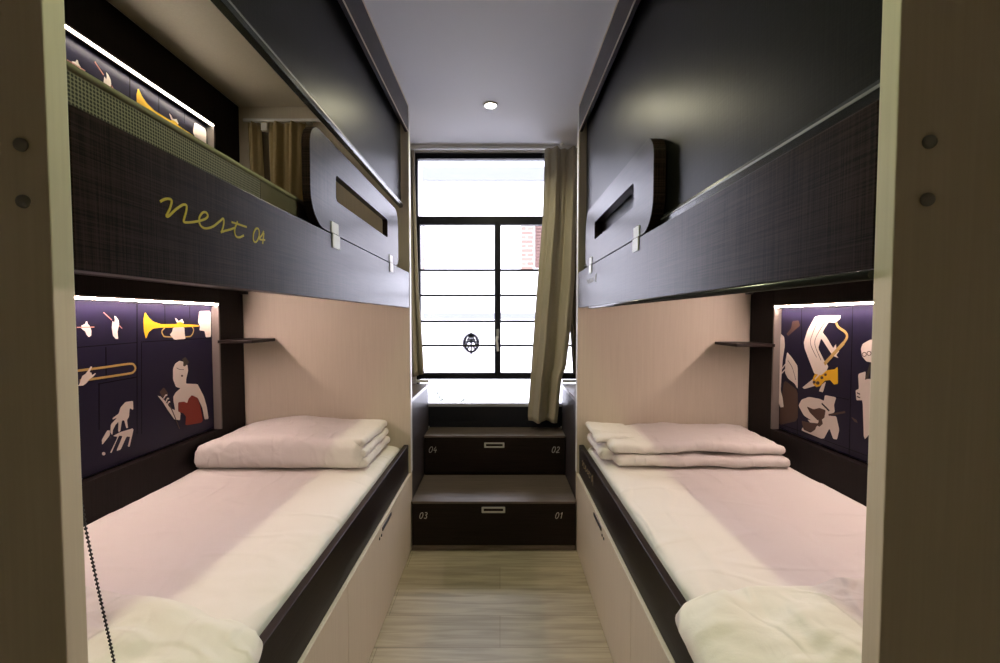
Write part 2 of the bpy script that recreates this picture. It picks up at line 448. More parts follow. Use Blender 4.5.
# street plants just beyond the lowest pane
for k, (px, py, h, n) in enumerate(((441, 403, .16, 9), (468, 403, .10, 6))):
    X, Z = onY(px, py, 3.9)
    g = new()
    for i in range(n):
        a = random.uniform(-.9, .9); l = h*random.uniform(.6, 1)
        p = Vector((X+a*.05, 3.9+random.uniform(-.03, .03), Z-.05)); q = p+Vector((a*.09, 0, l))
        tube(g, [p, (p+q)/2+Vector((a*.02, 0, 0)), q], .0022, 5)
        for s_ in (-1, 1):
            t = p.lerp(q, random.uniform(.6, .95)); prism(g, [t, t+Vector((s_*.012, .002, .012)), t+Vector((s_*.022, 0, .004)), t+Vector((s_*.01, -.002, -.006))], (0, .0015, 0))
    o = obj('plant', g, 'leaf_grey', loc=(X, 3.9, Z-.05))
    tag(o, ('taller thin sprigs of a plant outside the lowest pane, beside the left cabinet', 'shorter thin sprigs of a plant outside the lowest pane, nearer its middle')[k], 'plant')
zl = onY(441, 403, 3.9)[1]-.05
bm = new(); box(bm, -1.3, 1.3, YW+.301, 4.2, zl-.2, zl-.0005); struct('trim_2', bm, 'facade_pale', bevel=.01)

# ------------------------------------------------------------------ lettering strokes (from the handwriting on the left board)
def T(x, y): return onX(155+x/8.333, 180+y/8.333, -.485)
NEST = [[(40,180),(80,160),(118,158),(136,176),(122,235),(98,285),(92,300),(112,300),(175,242),(232,206),(260,215),(256,265),(237,335),(246,352),(300,352),(360,342),(415,325),(437,300),(425,272),(398,270),(370,305),(366,350),(385,388),(425,403),(480,388),(530,350),(566,322),(570,365),(556,420),(546,436)],
        [(546,436),(580,424),(625,412),(662,398)], [(686,345),(664,400),(662,440),(674,470),(702,478),(738,462)], [(634,350),(690,368),(762,392)]]
LET = [[T(*p) for p in s] for s in NEST]
zero = [T(841+24*math.sin(t*math.pi/8)*1.0+8*math.cos(t*math.pi/8), 460-58*math.cos(t*math.pi/8)) for t in range(17)]
ty0 = min(p[0] for s in LET for p in s); tz0 = sum(T(841, 460))/1 - T(841, 460)[0]
four = [[T(904, 426), T(888, 460), T(868, 492), T(915, 500)], [T(905, 440), T(900, 490), T(895, 532)]]
dig_y = T(885, 470)[0]; dig_z = T(885, 475)[1]
W4, H4 = .022, .052
two = [[(dig_y-.011, dig_z+.018), (dig_y-.002, dig_z+.027), (dig_y+.009, dig_z+.018), (dig_y+.003, dig_z), (dig_y-.012, dig_z-.024), (dig_y+.002, dig_z-.024), (dig_y+.013, dig_z-.023)]]
one = [[(dig_y-.008, dig_z+.014), (dig_y+.004, dig_z+.026), (dig_y+.002, dig_z), (dig_y-.001, dig_z-.026)]]
def letter(strokes, w, to3, d):
    g = new()
    for s in strokes: ribbon(g, s, w, to3, d)
    return g

# ------------------------------------------------------------------ bunk beds
SLAB0, SLAB1 = 1.412, 1.45
FB, FT = 1.325, 1.512
def bunk(s):
    F, B = FACE[s], BACK[s]; YN0, YN1 = NEAR[s]
    side = {-1: 'left', 1: 'right'}[s]
    t = thing('bunk_bed', {-1: 'dark bunk bed left of the aisle, gold scrawled name on its upper board',
                           1: 'dark bunk bed right of the aisle, small pale lettering on its upper board'}[s], 'bunk bed', (s*(F+B)/2, (YN0+YF1)/2, 0), 'bunk beds along the aisle')
    def bx(g, u0, u1, *r): box(g, s*u0, s*u1, *r)
    # end panels
    g = new(); bx(g, F, B+.07, YN0, YN1, 0, CEIL-.002); near = part('end_panel', g, 'cream_laminate', t, 'cream panel nearest the viewer, with two bolts', bevel=.0015)
    for z in (1.455, 1.395):
        c = (onY({-1: 23, 1: 927.5}[s], 170, YN0)[0], YN0, z)
        g = new(); lathe(g, [(.0072, .0), (.0072, -.0018), (.0066, -.0034), (.0045, -.0048), (.001, -.0054)], c, 'y', 20)
        part('bolt', g, 'grey_bolt', near, smooth=False)
    g = new(); bx(g, F, B+.07, YF0, YF1, 0, CEIL-.002); part('end_panel', g, 'cream_laminate', t, 'cream panel at the window end', bevel=.002)
    g = new(); bx(g, F-.0022, F-.0002, YF0+.002, YF1, .43, CEIL-.004); part('lit_edge_strip', g, 'white_plastic', t, 'window-lit edge of the window end panel, painted white')  # added white strip: paints the daylight caught by the cream panel edge
    # dark wall panel along the bed with the two picture recesses
    g = new(); P0, P1 = B, B+.045; q0, q1 = .72, 2.24; ZT = {-1: 1.347, 1: 1.335}[s]
    bx(g, P0, P1, YN1+.001, q0, .40, CEIL-.013); bx(g, P0, P1, q1, YF0-.001, .40, CEIL-.013)
    for z0, z1 in ((.40, .722), (ZT, 1.573), (2.205, CEIL-.013)): bx(g, P0, P1, q0, q1, z0, z1)
    bp_ = part('wall_panel', g, 'dark_panel', t, bevel=.0015)
    for z0, z1 in ((.722, ZT), (1.573, 2.205)):
        g = new()
        bx(g, P0-.002, P0+.033, q1-.010, q1+.002, z0, z1)
        part('recess_trim', g, 'recess_metal', bp_, 'pale metal trim of the picture recess', bevel=.001)
    g = new(); bx(g, F+.08, B-.001, YN1+.001, YF0-.001, CEIL-.012, CEIL-.003); part('bunk_ceiling', g, 'cream_laminate', t)
    # slab of the upper bunk, fascia board, lettering
    g = new(); bx(g, F+.031, B-.001, YN1+.001, YF0-.001, SLAB0, SLAB1); part('upper_slab', g, 'dark_panel', t, bevel=.002)
    g = new(); bx(g, F, F+.03, YN1+.0005, YF0-.0005, FB, FT); fas = part('upper_side_board', g, 'dark_laminate', t, bevel=.0015)
    X0 = s*(F-.0002)
    if s < 0:
        part('lettering', letter(LET+[zero]+four, .0036, lambda v: Vector((X0, v.x, v.y)), (.0006, 0, 0)), 'gold_vinyl', fas, 'gold scrawled word nest 04')
    else:
        ys, zs = 2.19, 1.434-LET[0][0][1]+.012
        f = lambda v: Vector((X0, ys-(v.x-ty0)*.72, zs+(v.y-LET[0][0][1])*.72+LET[0][0][1]))
        part('lettering', letter(LET+[zero]+two, .0048, f, (-.0006, 0, 0)), 'pale_vinyl', fas, 'small pale scrawled word nest 02')
    # lower side: dark rail over the cream front
    g = new(); bx(g, F+.012, F+.036, YN1+.0005, YF0-.0005, .424, .583); rl = part('bed_rail', g, 'dark_wood', t, bevel=.002)
    if s > 0:
        X1 = s*(F+.0118)
        f = lambda v: Vector((X1, 2.36-(v.x-ty0)*1.0, .520+(v.y-LET[0][0][1])*1.0))
        part('lettering', letter(LET+[zero]+one, .0045, f, (-.0006, 0, 0)), 'tan_vinyl', rl, 'small tan scrawled word nest 01')
    g = new(); bx(g, F, F+.018, YN1+.0005, 1.42, .004, .4225); bx(g, F, F+.018, 1.4222, YF0-.0005, .004, .4225)
    bx(g, F+.001, F+.017, YN1+.0005, YF0-.0005, .405, .4235)
    bx(g, F-.0015, F+.0115, YN1+.0005, YF0-.0005, .4228, .4258)
    fp = part('front_panel', g, 'cream_laminate', t, bevel=.0015)
    g = new(); bx(g, F-.003, F+.0005, 1.845, 1.995, .393, .408); la = part('latch', g, 'black_plastic', fp, 'black finger latch', bevel=.001)
    for y in (1.80, 1.83):
        g = new(); lathe(g, [(.006, 0), (.006, -s*.002), (.004, -s*.003)], (s*F, y, .383), 'x', 14); part('screw', g, 'black_plastic', la)
    # bed base
    g = new(); bx(g, F+.037, B-.001, YN1+.001, YF0-.001, .36, .40); part('bed_base', g, 'dark_wood', t)
    # corner shelf
    g = new(); z = {-1: 1.154, 1: 1.136}[s]
    bx(g, {-1: 1.208, 1: 1.155}[s], B-.0005, 2.22, YF0-.0005, z-.0075, z+.0075); part('shelf', g, 'dark_wood', t, bevel=.0015)
    # valance hiding the blind roller
    g = new(); bx(g, F, F+.018, YN1+.0005, YF0-.0005, 2.252, CEIL-.003); part('valance', g, 'dark_laminate', t, bevel=.0015)
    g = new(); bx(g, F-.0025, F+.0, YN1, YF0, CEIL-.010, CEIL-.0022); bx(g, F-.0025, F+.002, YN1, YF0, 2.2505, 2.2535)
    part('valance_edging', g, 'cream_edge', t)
    # guard rail with a slot, held by two clips
    g = new(); y0 = {-1: 1.178, 1: 1.255}[s]; y1 = {-1: 2.185, 1: 2.235}[s]
    O = rrect(y0, y1, FT+.003, 1.775, [.07, .06, .09, .05]); I = rrect(y0+.185, y1-.205, 1.616, 1.692, .014)
    x0, x1 = s*(F-.001), s*(F+{-1: .021, 1: .033}[s])
    ring4 = [[g.verts.new((X, *p)) for p in Q] for X, Q in ((x0, O), (x0, I), (x1, I), (x1, O))]
    for a, b in ((0, 1), (1, 2), (2, 3), (3, 0)):
        A, Bq = ring4[a], ring4[b]; n = len(A)
        for k in range(n): g.faces.new((A[k], A[(k+1) % n], Bq[(k+1) % n], Bq[k]))
    gr = part('guard_rail', g, ['dark_laminate'], t, bevel=.0012)
    for y in {-1: (1.345, 2.03), 1: (1.40, 2.10)}[s]:
        g = new(); bx(g, F-.004, F-.0012, y-.028, y+.028, FT+.0035, 1.548); bx(g, F-.0035, F-.0003, y-.018, y+.04, 1.474, FT+.0025)
        part('clip', g, 'white_plastic', gr, 'pale metal clip', bevel=.0012)
    # tubular grab rail under the right-hand fascia / slim edging under the left-hand one
    g = new()
    if s > 0:
        tube(g, [(s*(F+.004), 2.17, FB-.002), (s*(F+.001), 2.15, FB-.0055), (s*(F+.001), 2.10, FB-.0065), (s*(F+.001), YN1+.001, FB-.0065)], [.003, .005, .006, .006], 14)
        part('grab_rail', g, 'dark_gloss', t, 'dark glossy rail under the upper board')
    else:
        bx(g, F+.031, F+.045, YN1+.001, 2.40, FB+.003, SLAB0-.001); part('inner_batten', g, 'cream_edge', t)
    g = new(); bx(g, B-.03, B-.001, 2.425, 2.4485, SLAB0-.016, SLAB0-.001); part('bracket', g, 'black_plastic', t)
    return t
beds = {s: bunk(s) for s in (-1, 1)}

# ------------------------------------------------------------------ roller blinds on the upper bunks
def blind(s, zb, label):
    F = FACE[s]; u = F+.040; YN1 = NEAR[s][1]
    t = thing('roller_blind', label, 'blind', (s*u, (YN1+YF0)/2, zb), 'roller blinds of the upper bunks')
    g = new(); box(g, s*(u-.0015), s*(u+.0015), YN1+.012, YF0-.012, zb+.02, 2.33); part('blind_fabric', g, 'black_blind', t)
    g = new()
    prism(g, [(s*(u+.007), YN1+.006, zb), (s*(u-.009), YN1+.006, zb+.004), (s*(u-.011), YN1+.006, zb+.016), (s*(u-.006), YN1+.006, zb+.030), (s*(u+.007), YN1+.006, zb+.032)], (0, YF0-YN1-.012, 0))
    part('bottom_bar', g, 'dark_gloss' if s < 0 else 'dark_gloss', t, 'glossy bottom bar', bevel=.0015)
    g = new(); box(g, s*(u-.0115), s*(u-.0095), YN1+.008, YF0-.008, zb+.017, zb+.021); part('bar_edging', g, 'bar_metal', t, 'bright metal line on the bottom bar')
    g = new(); tube(g, [(s*(u+.025), YN1+.012, 2.345), (s*(u+.025), YF0-.012, 2.345)], .028, 18); part('roller', g, 'black_plastic', t)
    return t
blind(-1, 1.852, 'black roller blind half lowered over the left upper bunk')
blind(1, 1.525, 'black roller blind fully lowered over the right upper bunk')

# ------------------------------------------------------------------ LED light strips
def led(s, z, m, label):
    B = BACK[s]
    t = thing('light_strip', label, 'light', (s*(B+.004), 1.48, z), 'light strips over the murals')
    g = new(); box(g, s*(B-.003), s*(B+.012), .73, 2.236, z+.003, z+.009); box(g, s*(B+.007), s*(B+.012), .73, 2.236, z-.0045, z+.003); part('housing', g, 'recess_metal', t)
    g = new(); tube(g, [(s*(B+.001), .735, z-.0015), (s*(B+.001), 2.232, z-.0010)], .0031, 8); part('diffuser', g, m, t, 'glowing tube')
led(-1, 1.3375, 'led_lower', 'glowing light strip over the mural of the left lower bunk')
led(1, 1.3255, 'led_lower', 'glowing light strip over the mural of the right lower bunk')
led(-1, 2.1955, 'led_upper', 'bluish white light strip in the left upper bunk, near the ceiling')

# ------------------------------------------------------------------ murals of jazz musicians
MM = ['mural_navy', 'mural_line', 'mural_white', 'mural_yellow', 'mural_brass', 'mural_red', 'mural_brown', 'mural_olive', 'mural_pink']
def mural(s, z0, z1, shapes, lines, dz, label):
    X = s*(BACK[s]+.031)
    g = new()
    box(g, X, X+s*.006, .722, 2.2255, z0, z1, 0)
    def to(p, lvl): y, z = onX(p[0], p[1], X); return Vector((X-s*.0004*lvl, y, z+dz))
    def clip_ok(v): return z0 < v.z < z1
    for (w, pts) in lines:
        P = [onX(*p, X) for p in pts]; P = [(y, min(max(z+dz, z0+.001), z1-.001)) for y, z in P]
        ribbon(g, P, w, lambda v: Vector((X-s*.0001, v.x, v.y)), (-s*.0004, 0, 0), 1, smooth=False)
    for lvl, mi, kind, pts in shapes:
        if kind == 'poly':
            for _ in range(1):                                   # soften the cut-out corners a little
                pts = [q for a, b in zip(pts, list(pts[1:])+[pts[0]]) for q in ((a[0]*.9+b[0]*.1, a[1]*.9+b[1]*.1), (a[0]*.1+b[0]*.9, a[1]*.1+b[1]*.9))]
            P = [to(p, lvl) for p in pts]
            prism(g, P, (-s*.0004, 0, 0), mi)
        else:
            P = [to(p, lvl) for p in pts]
            ribbon(g, [(v.y, v.z) for v in P], kind, lambda v: Vector((X-s*.0004*lvl, v.x, v.y)), (-s*.0004, 0, 0), mi, smooth=len(P) > 2)
    bmesh.ops.recalc_face_normals(g, faces=g.faces)
    o = obj('mural', g, MM, loc=(X, 1.48, z0)); tag(o, label, 'mural', 'jazz murals in the bunks'); return o
def C(ox, oy, k, pts): return [(ox+x/k, oy+y/k) for x, y in pts]
def circ(cx, cy, r, n=14): return [(cx+r*math.cos(2*math.pi*i/n), cy+r*math.sin(2*math.pi*i/n)) for i in range(n)]
A4 = lambda p: C(135, 295, 11.11, p); A1 = lambda p: C(70, 290, 12.5, p); A2 = lambda p: C(70, 340, 12.5, p)
A3 = lambda p: C(80, 390, 8.29, p); A5 = lambda p: C(150, 345, 6.98, p)
trumpet = [
 (1, 3, 'poly', A4([(110,190),(150,250),(200,295),(290,325),(480,322),(700,332),(715,350),(480,360),(290,362),(200,372),(150,412),(120,490),(97,400),(92,270)])),
 (1, 4, .0055, A4([(330,365),(298,400),(308,440),(350,464),(570,464),(625,450),(650,390),(628,345)])),
 (2, 2, 'poly', A4([(420,362),(545,357),(550,440),(560,487),(435,497),(385,440),(410,410)])),
 (2, 2, 'poly', A4([(440,255),(460,262),(480,290),(500,280),(520,265),(545,312),(462,306)])),
 (3, 3, 'poly', A4([(455,330),(470,305),(500,300),(530,310),(540,335),(520,352),(480,352)])),
 (2, 2, 'poly', A4([(715,180),(838,178),(843,465),(785,470),(770,400),(715,392),(720,350),(698,300)])),
 (1, 2, 'poly', A1([(198,392),(212,392),(220,425),(245,450),(265,510),(262,570),(235,590),(205,560),(190,520),(140,480),(140,445),(185,425)])),
 (2, 8, .0035, A1([(80,467),(300,463)])),
 (1, 2, 'poly', A1([(553,322),(580,340),(605,380),(612,430),(590,520),(600,612),(570,610),(535,570),(520,470),(530,385),(552,410),(560,370)])),
 (2, 8, .0035, A1([(415,280),(520,375)])), (2, 8, .0035, A1([(612,445),(648,480)])),
]
low_left = trumpet+[
 (1, 4, .0080, A2([(60,388),(110,382),(300,358),(450,338),(740,298),(800,315),(815,360),(790,400),(740,418),(470,460),(250,492),(120,508)])),
 (2, 2, 'poly', A2([(60,575),(110,562),(130,500),(150,450),(195,420),(255,330),(275,335),(240,400),(265,410),(270,440),(310,415),(320,420),(280,465),(240,490),(200,540),(160,570)])),
 (1, 2, 'poly', A3([(375,100),(438,90),(440,165),(410,150),(405,220),(388,250),(397,315),(382,315),(366,252),(346,252),(332,345),(315,345),(318,262),(292,290),(272,330),(266,375),(250,350),(255,285),(308,228),(270,245),(270,233),(320,195),(335,145)])),
 (1, 2, 'poly', A3([(182,455),(180,412),(225,335),(246,335),(246,375)])),
 (1, 2, 'poly', A3([(272,382),(330,350),(445,315),(410,470),(395,468),(415,388),(385,385),(335,495),(300,505),(352,382),(322,378),(260,520),(248,520),(312,388)])),
 (1, 2, 'poly', A3(circ(195, 528, 14))),
 (1, 2, 'poly', A5([(160,165),(175,130),(205,110),(235,118),(260,140),(265,180),(252,235),(250,270),(330,272),(350,310),(375,360),(395,430),(408,515),(380,520),(365,440),(332,368),(290,352),(260,402),(240,480),(195,450),(212,475),(208,525),(170,520),(150,492),(120,450),(90,400),(52,354),(72,358),(102,388),(140,440),(175,456),(163,390),(162,360),(178,332),(212,302),(180,292),(160,240)])),
 (2, 5, 'poly', A5([(195,400),(235,395),(258,405),(268,375),(290,350),(330,368),(350,430),(368,540),(245,562),(250,500),(230,475),(195,465)])),
 (2, 7, 'poly', A5([(222,100),(245,84),(272,120),(258,135),(240,150),(230,145),(232,122)])),
 (2, 6, 'poly', A5(circ(222, 215, 7))), (2, 6, .002, A5([(185,160),(205,170),(235,172)])),
 (2, 6, 'poly', A5([(65,328),(95,295),(125,338),(112,368),(85,365)])),
 (2, 6, .0045, A5([(112,375),(150,450),(205,585)])),
 (3, 2, .006, A5([(92,375),(106,352),(118,350)])), (3, 2, .006, A5([(108,398),(120,374),(130,376)])), (3, 2, .006, A5([(118,420),(128,398),(138,398)])),
]
lines_left = [(.004, [(137,302),(137,434)]), (.003, [(141.5,343),(141.5,434)]), (.003, [(164.7,302),(165,325)]), (.003, [(189.5,302),(189.8,318)]), (.003, [(70,348),(137,342.5)]), (.003, [(141,342),(213,338)]),
              (.004, [(105.8,347),(106.2,380)]), (.004, [(98,384),(137,377)]), (.004, [(99,384),(99,430)])]
mural(-1, .7285, 1.345, low_left, lines_left, 0, 'mural with a trumpet and a singer in a red dress, in the left lower bunk')
up_shapes = trumpet
mural(-1, 1.5795, 2.203, up_shapes, lines_left[:4], .870, 'mural strip with a trumpet, in the left upper bunk')
R6 = lambda p: C(770, 300, 6.63, p); R7 = lambda p: C(770, 380, 6.63, p); R3 = lambda p: C(700, 280, 3.992, p)
low_right = [
 (1, 2, 'poly', R6([(300,110),(340,102),(470,102),(465,125),(432,152),(390,147),(362,190),(350,215),(378,250),(420,320),(438,292),(442,330),(460,340),(440,365),(455,385),(422,372),(400,345),(340,252),(320,320),(362,405),(388,440),(375,470),(340,500),(295,490),(260,400),(230,320),(225,280),(250,200)])),
 (1, 2, 'poly', R6([(215,580),(290,520),(330,560),(290,572),(230,590)])), (1, 2, 'poly', R6([(325,605),(345,560),(372,540),(352,612)])),
 (2, 6, .0025, R6([(330,120),(285,220),(270,290),(310,380)])), (2, 6, .0025, R6([(370,140),(310,240),(300,300),(340,400)])),
 (2, 4, .011, R6([(440,150),(455,180),(500,212),(512,245),(490,285)])),
 (2, 4, .015, R6([(490,285),(430,350),(362,425)])),
 (2, 3, 'poly', R6([(285,520),(300,488),(340,500),(380,465),(430,460),(450,442),(452,556),(425,560),(400,530),(365,535),(335,570),(310,578),(288,560)])),
 (3, 6, 'poly', R6(circ(295,545,10))), (3, 6, 'poly', R6(circ(319,550,12))), (3, 6, 'poly', R6(circ(346,515,10))), (3, 6, 'poly', R6(circ(370,495,9))),
 (3, 2, .006, R6([(315,435),(325,485)])), (3, 2, .006, R6([(335,440),(345,480)])), (3, 2, .006, R6([(300,525),(345,475)])),
 (1, 6, 'poly', R6([(95,530),(185,600),(185,800),(60,830),(70,700)])),
 (2, 2, 'poly', R6([(75,225),(95,245),(100,300),(85,400),(78,500),(72,600),(85,650),(92,710),(70,712),(55,670),(50,600),(60,450),(65,300)])),
 (2, 2, 'poly', R6([(115,345),(150,385),(185,440),(185,590),(165,555),(120,520),(100,480),(105,400)])),
 (3, 6, .0025, R6([(120,400),(150,450),(172,530)])), (3, 2, .006, R6([(70,470),(105,425)])), (3, 2, .006, R6([(75,490),(108,455)])),
 (1, 6, 'poly', R6([(150,140),(190,135),(200,170),(165,200),(120,240),(110,225),(140,190)])),
 (1, 2, 'poly', R3([(700,236),(680,238),(650,255),(643,275),(648,305),(665,325),(690,330),(700,330)])),
 (2, 6, .0025, R3(circ(657, 297, 8)+[(665, 297)])), (2, 6, .0025, R3(circ(676, 293, 8)+[(684, 293)])),
 (1, 2, 'poly', R3([(632,375),(662,365),(660,395),(700,395),(700,590),(655,640),(650,480),(625,480),(622,440),(635,435)])),
 (2, 7, .012, R3([(684,335),(664,400)])), (3, 2, .006, R3([(640,408),(672,398)])), (3, 2, .006, R3([(640,425),(672,415)])), (3, 1, .004, R3([(628,450),(640,456)])), (3, 1, .004, R3([(628,465),(640,470)])),
 (1, 2, 'poly', R7([(190,170),(210,130),(260,112),(330,125),(358,138),(365,100),(440,115),(425,165),(430,210),(400,238),(440,240),(460,330),(445,395),(420,390),(395,320),(355,395),(210,335),(215,315),(270,340),(320,300),(270,265),(225,235)])),
 (2, 6, 'poly', R7([(245,175),(290,195),(330,185),(370,200),(362,250),(345,262),(352,290),(330,310),(312,300),(300,330),(270,350),(225,330),(210,270),(255,280),(318,288),(325,275),(300,250),(265,215)])),
 (2, 2, 'poly', R7([(250,262),(300,275),(325,262),(318,285),(270,285)])),
 (3, 1, .007, R7([(345,155),(395,205)])), (2, 6, .008, R7([(390,232),(500,212)])),
 (1, 6, 'poly', R7([(540,245),(575,265),(582,285),(560,275)])),
]
lines_right = [(.003, [(801.7,302),(801.7,345)]), (.003, [(853,302),(849,460)]), (.003, [(797,385),(797,450)]), (.003, [(836,397),(849,399.5)]), (.003, [(783,425),(868,456)])]
mural(1, .7285, 1.333, low_right, lines_right, 0, 'mural with a saxophone and a guitarist, in the right lower bunk')

# ------------------------------------------------------------------ mattresses, duvets, pillows
def fr(p, k, o=0): return noise.fractal(Vector((p.x*k+o, p.y*k-o, p.z*k)), 1.0, 2.0, 4)
def mattress(s):
    F, B = FACE[s], BACK[s]; u0, u1 = F+.048, B-.004
    cx = s*(u0+u1)/2
    cr_ = [(random.uniform(u0, u1), random.uniform(.9, 2.3), random.uniform(-.5, .5), random.uniform(.15, .4)) for _ in range(12)]
    def warp(p):
        p = p.copy()
        if p.z > .55:
            k = (p.z-.55)/.05
            u = abs(p.x)
            dz = .007*fr(p, 3.5, s*3)
            for (cu, cy, a, ln) in cr_:                       # soft pulled creases
                du, dy = u-cu, p.y-cy
                l = du*math.cos(a)+dy*math.sin(a); d = -du*math.sin(a)+dy*math.cos(a)
                dz += .0028*math.exp(-(d/.012)**2)*math.exp(-(l/ln)**2)
            for cy in (1.22, 1.62, 2.02): dz -= .0014*math.exp(-((p.y-cy)/.006)**2)   # ironed fold lines
            edge = max(0, 1-(u-u0)/.16)
            dz -= .010*edge**2
            p.z += (min(dz, .008)-.008)*k
        p.x += s*.006*noise.noise(Vector((0, p.y*5, p.z*8)))*(1 if abs(p.x) < u0+.1 else 0)
        return p
    g = new(); soft_box(g, cx, (YN1+YF0)/2, .5015, u1-u0, YF0-YN1-.03, .200, .035, .02, warp)
    o = obj('mattress', g, 'white_sheet', loc=(cx, 1.48, .402))
    tag(o, {-1: 'mattress under a white sheet on the left lower bunk', 1: 'mattress under a white sheet on the right lower bunk'}[s], 'mattress', 'sheeted lower mattresses'); return o
for s in (-1, 1): mattress(s)

# upper left mattress with a woven mesh border
F, B = FACE[-1], BACK[-1]
um = thing('mattress', 'mattress with a woven mesh border on the left upper bunk', 'mattress', (-(F+B)/2, 1.48, SLAB1))
g = new(); soft_box(g, -(F+.055+B)/2, (YN1+YF0)/2, (SLAB1+1.592)/2+.001, B-F-.06, YF0-YN1-.02, 1.592-SLAB1, .03, .03); part('cushion', g, 'tan_fabric', um)
g = new(); box(g, -(F+.050), -(F+.053), YN1+.01, 1.03, SLAB1+.01, 1.578); part('mesh_border', g, 'mesh_weave', um, 'pale woven mesh side')
g = new(); box(g, -(F+.050), -(F+.053), 1.031, YF0-.02, SLAB1+.01, 1.578); part('shaded_plain_border', g, 'dark_curtain', um)  # plain fabric, its dark colour paints in the guard rail's shade
g = new(); tube(g, [(-(F+.055), YN1+.014, 1.582), (-(F+.055), YF0-.02, 1.582)], .0075, 10); part('piping', g, 'tan_fabric', um)

# folded duvet, left: three layers wrapped by a smooth front fold
def dv_warp(amp, off, fx=0):
    def w(p):
        p = p.copy(); n = fr(p, 5, off); n2 = fr(p, 14, off+7)
        p.z += amp*n+amp*.28*n2; p.y += amp*.8*fr(p, 6, off+20); p.x += amp*.7*fr(p, 6, off+40)
        return p
    return w
zt = .6035
g = new()
def wl(p):
    p = dv_warp(.010, 3)(p)
    u = -p.x
    t = (p.z-zt)/.13
    p.y += .045*(u-.98)*0 - .06*max(0, (u-1.0))*0
    if t > .2:                                               # higher hump towards the wall
        p.z += t*(.022*math.exp(-((u-1.02)/.22)**2) - .028*max(0, (u-1.2)/.15))
        p.y += .05*t*max(0, t-.4)
    p.z = max(p.z, zt)
    return p
for k, (zz, u, ty) in enumerate(((zt+.0215, .585, .0), (zt+.0635, .591, .004), (zt+.106, .599, .010))):
    def wk(p, k=k):
        u = -p.x; t = min(1, max(0, (p.z-zt)/.13))
        p = dv_warp(.004, 11+k*5)(p)
        p.x += .006*noise.noise(Vector((0, p.y*9, k*3.1)))*(1 if u < .63 else 0)
        p.z += t*(.020*math.exp(-((u-1.02)/.2)**2) - .030*max(0, (u-1.16)/.18)**2 + .006*fr(p, 9, 60+k)); p.z = max(p.z, zt); return p
    soft_box(g, -(u+1.352)/2, 2.205+ty/2, zz, 1.352-u, .43-ty, .042, .0205, .012, wk)
def ww(p):
    u = -p.x; t = min(1, max(0, (p.z-zt)/.13))
    p = dv_warp(.006, 5)(p)
    p.z += t*(.018*math.exp(-((u-1.02)/.2)**2) - .032*max(0, (u-1.16)/.18)**2 - .018*max(0, (.68-u)/.07)**2)
    p.y += .012*t*t + .05*max(0, (.64-u))*t; p.z = max(p.z, zt); return p
soft_box(g, -(.612+1.356)/2, 2.012, zt+.065, 1.356-.612, .086, .128, .042, .011, ww)
o = obj('duvet', g, 'white_duvet', loc=(-.98, 2.19, zt)); tag(o, 'thick white duvet folded in neat layers on the left bed', 'duvet', 'folded duvets')
# folded duvet, right: loose double fold with a flap at the aisle
g = new()
def wr(off, k=1.0):
    def w(p):
        q = dv_warp(.010*k, off)(p); q.z = max(q.z, zt)
        q.y += .03*fr(Vector((p.x, 0, 0)), 4, off)
        return q
    return w
soft_box(g, (.52+1.300)/2, 2.21, zt+.026, .78, .43, .048, .023, .016, wr(31))
def wt(p):
    u = p.x
    q = wr(47)(p)
    q.z += .012*math.exp(-((u-.9)/.25)**2)
    return q
soft_box(g, (.50+1.285)/2, 2.225, zt+.074, .785, .42, .046, .022, .016, wt)
def wf(p):
    q = dv_warp(.007, 71)(p); a = max(0, (.60-p.x)/.14)
    q.z += .010*a - .018*a*a*(1 if p.y < 2.2 else .3); q.z += .002; return q
soft_box(g, (.452+.66)/2, 2.262, zt+.093, .208, .30, .026, .0125, .012, wf)
def wf2(p):
    q = dv_warp(.007, 91)(p); q.z = max(q.z, zt+.001); return q
soft_box(g, (.462+.60)/2, 2.25, zt+.036, .138, .34, .055, .026, .012, wf2)
o = obj('duvet', g, 'white_duvet', loc=(.9, 2.22, zt)); tag(o, 'flatter white duvet loosely folded in two on the right bed', 'duvet', 'folded duvets')

def pillow(cs, h, zb, off, name, label):
    """cs: corners far-aisle, far-wall, near-wall, near-aisle"""
    g = new(); n = 44; top, bot = {}, {}
    fa, fw, nw, na = [Vector(c) for c in cs]
    for i in range(n+1):
        for j in range(n+1):
            a, b = i/n, j/n
            P = fa.lerp(fw, a).lerp(na.lerp(nw, a), b)
            ca, cb = 2*a-1, 2*b-1
            pinch = 1-.05*(1-cb*cb)*abs(ca)**6
            P = Vector((P.x, P.y)); P += ((fa+fw+nw+na)/4-P)*.13*abs(ca*cb)**7
            e = max(0, (1-abs(ca)**2.6))**.42*max(0, (1-abs(cb)**2.6))**.42
            v = Vector((P.x, P.y, 0)); w = fr(v, 7, off)*.016 + fr(v, 18, off+5)*.006
            crease = .012*math.exp(-((a-.16-.12*b)/.03)**2)*(1 if b < .7 else .4)
            zz = zb+.022
            top[(i, j)] = g.verts.new((P.x+.006*fr(v, 6, off+9), P.y+.006*fr(v, 6, off+14), zz+h*e*.62+w*min(1, e*2)-crease*min(1, e*3)))
            if i in (0, n) or j in (0, n): bot[(i, j)] = top[(i, j)]
            else: bot[(i, j)] = g.verts.new((P.x, P.y, max(zb, zz-h*e*.4)))
    for i in range(n):
        for j in range(n):
            f = g.faces.new((top[(i,j)], top[(i+1,j)], top[(i+1,j+1)], top[(i,j+1)])); f.smooth = True
            f = g.faces.new((bot[(i,j)], bot[(i,j+1)], bot[(i+1,j+1)], bot[(i+1,j)])); f.smooth = True
    c = (fa+fw+nw+na)/4
    o = obj(name, g, 'white_pillow', loc=(c.x, c.y, zb)); tag(o, label, 'pillow', 'pillows at the near ends'); return o
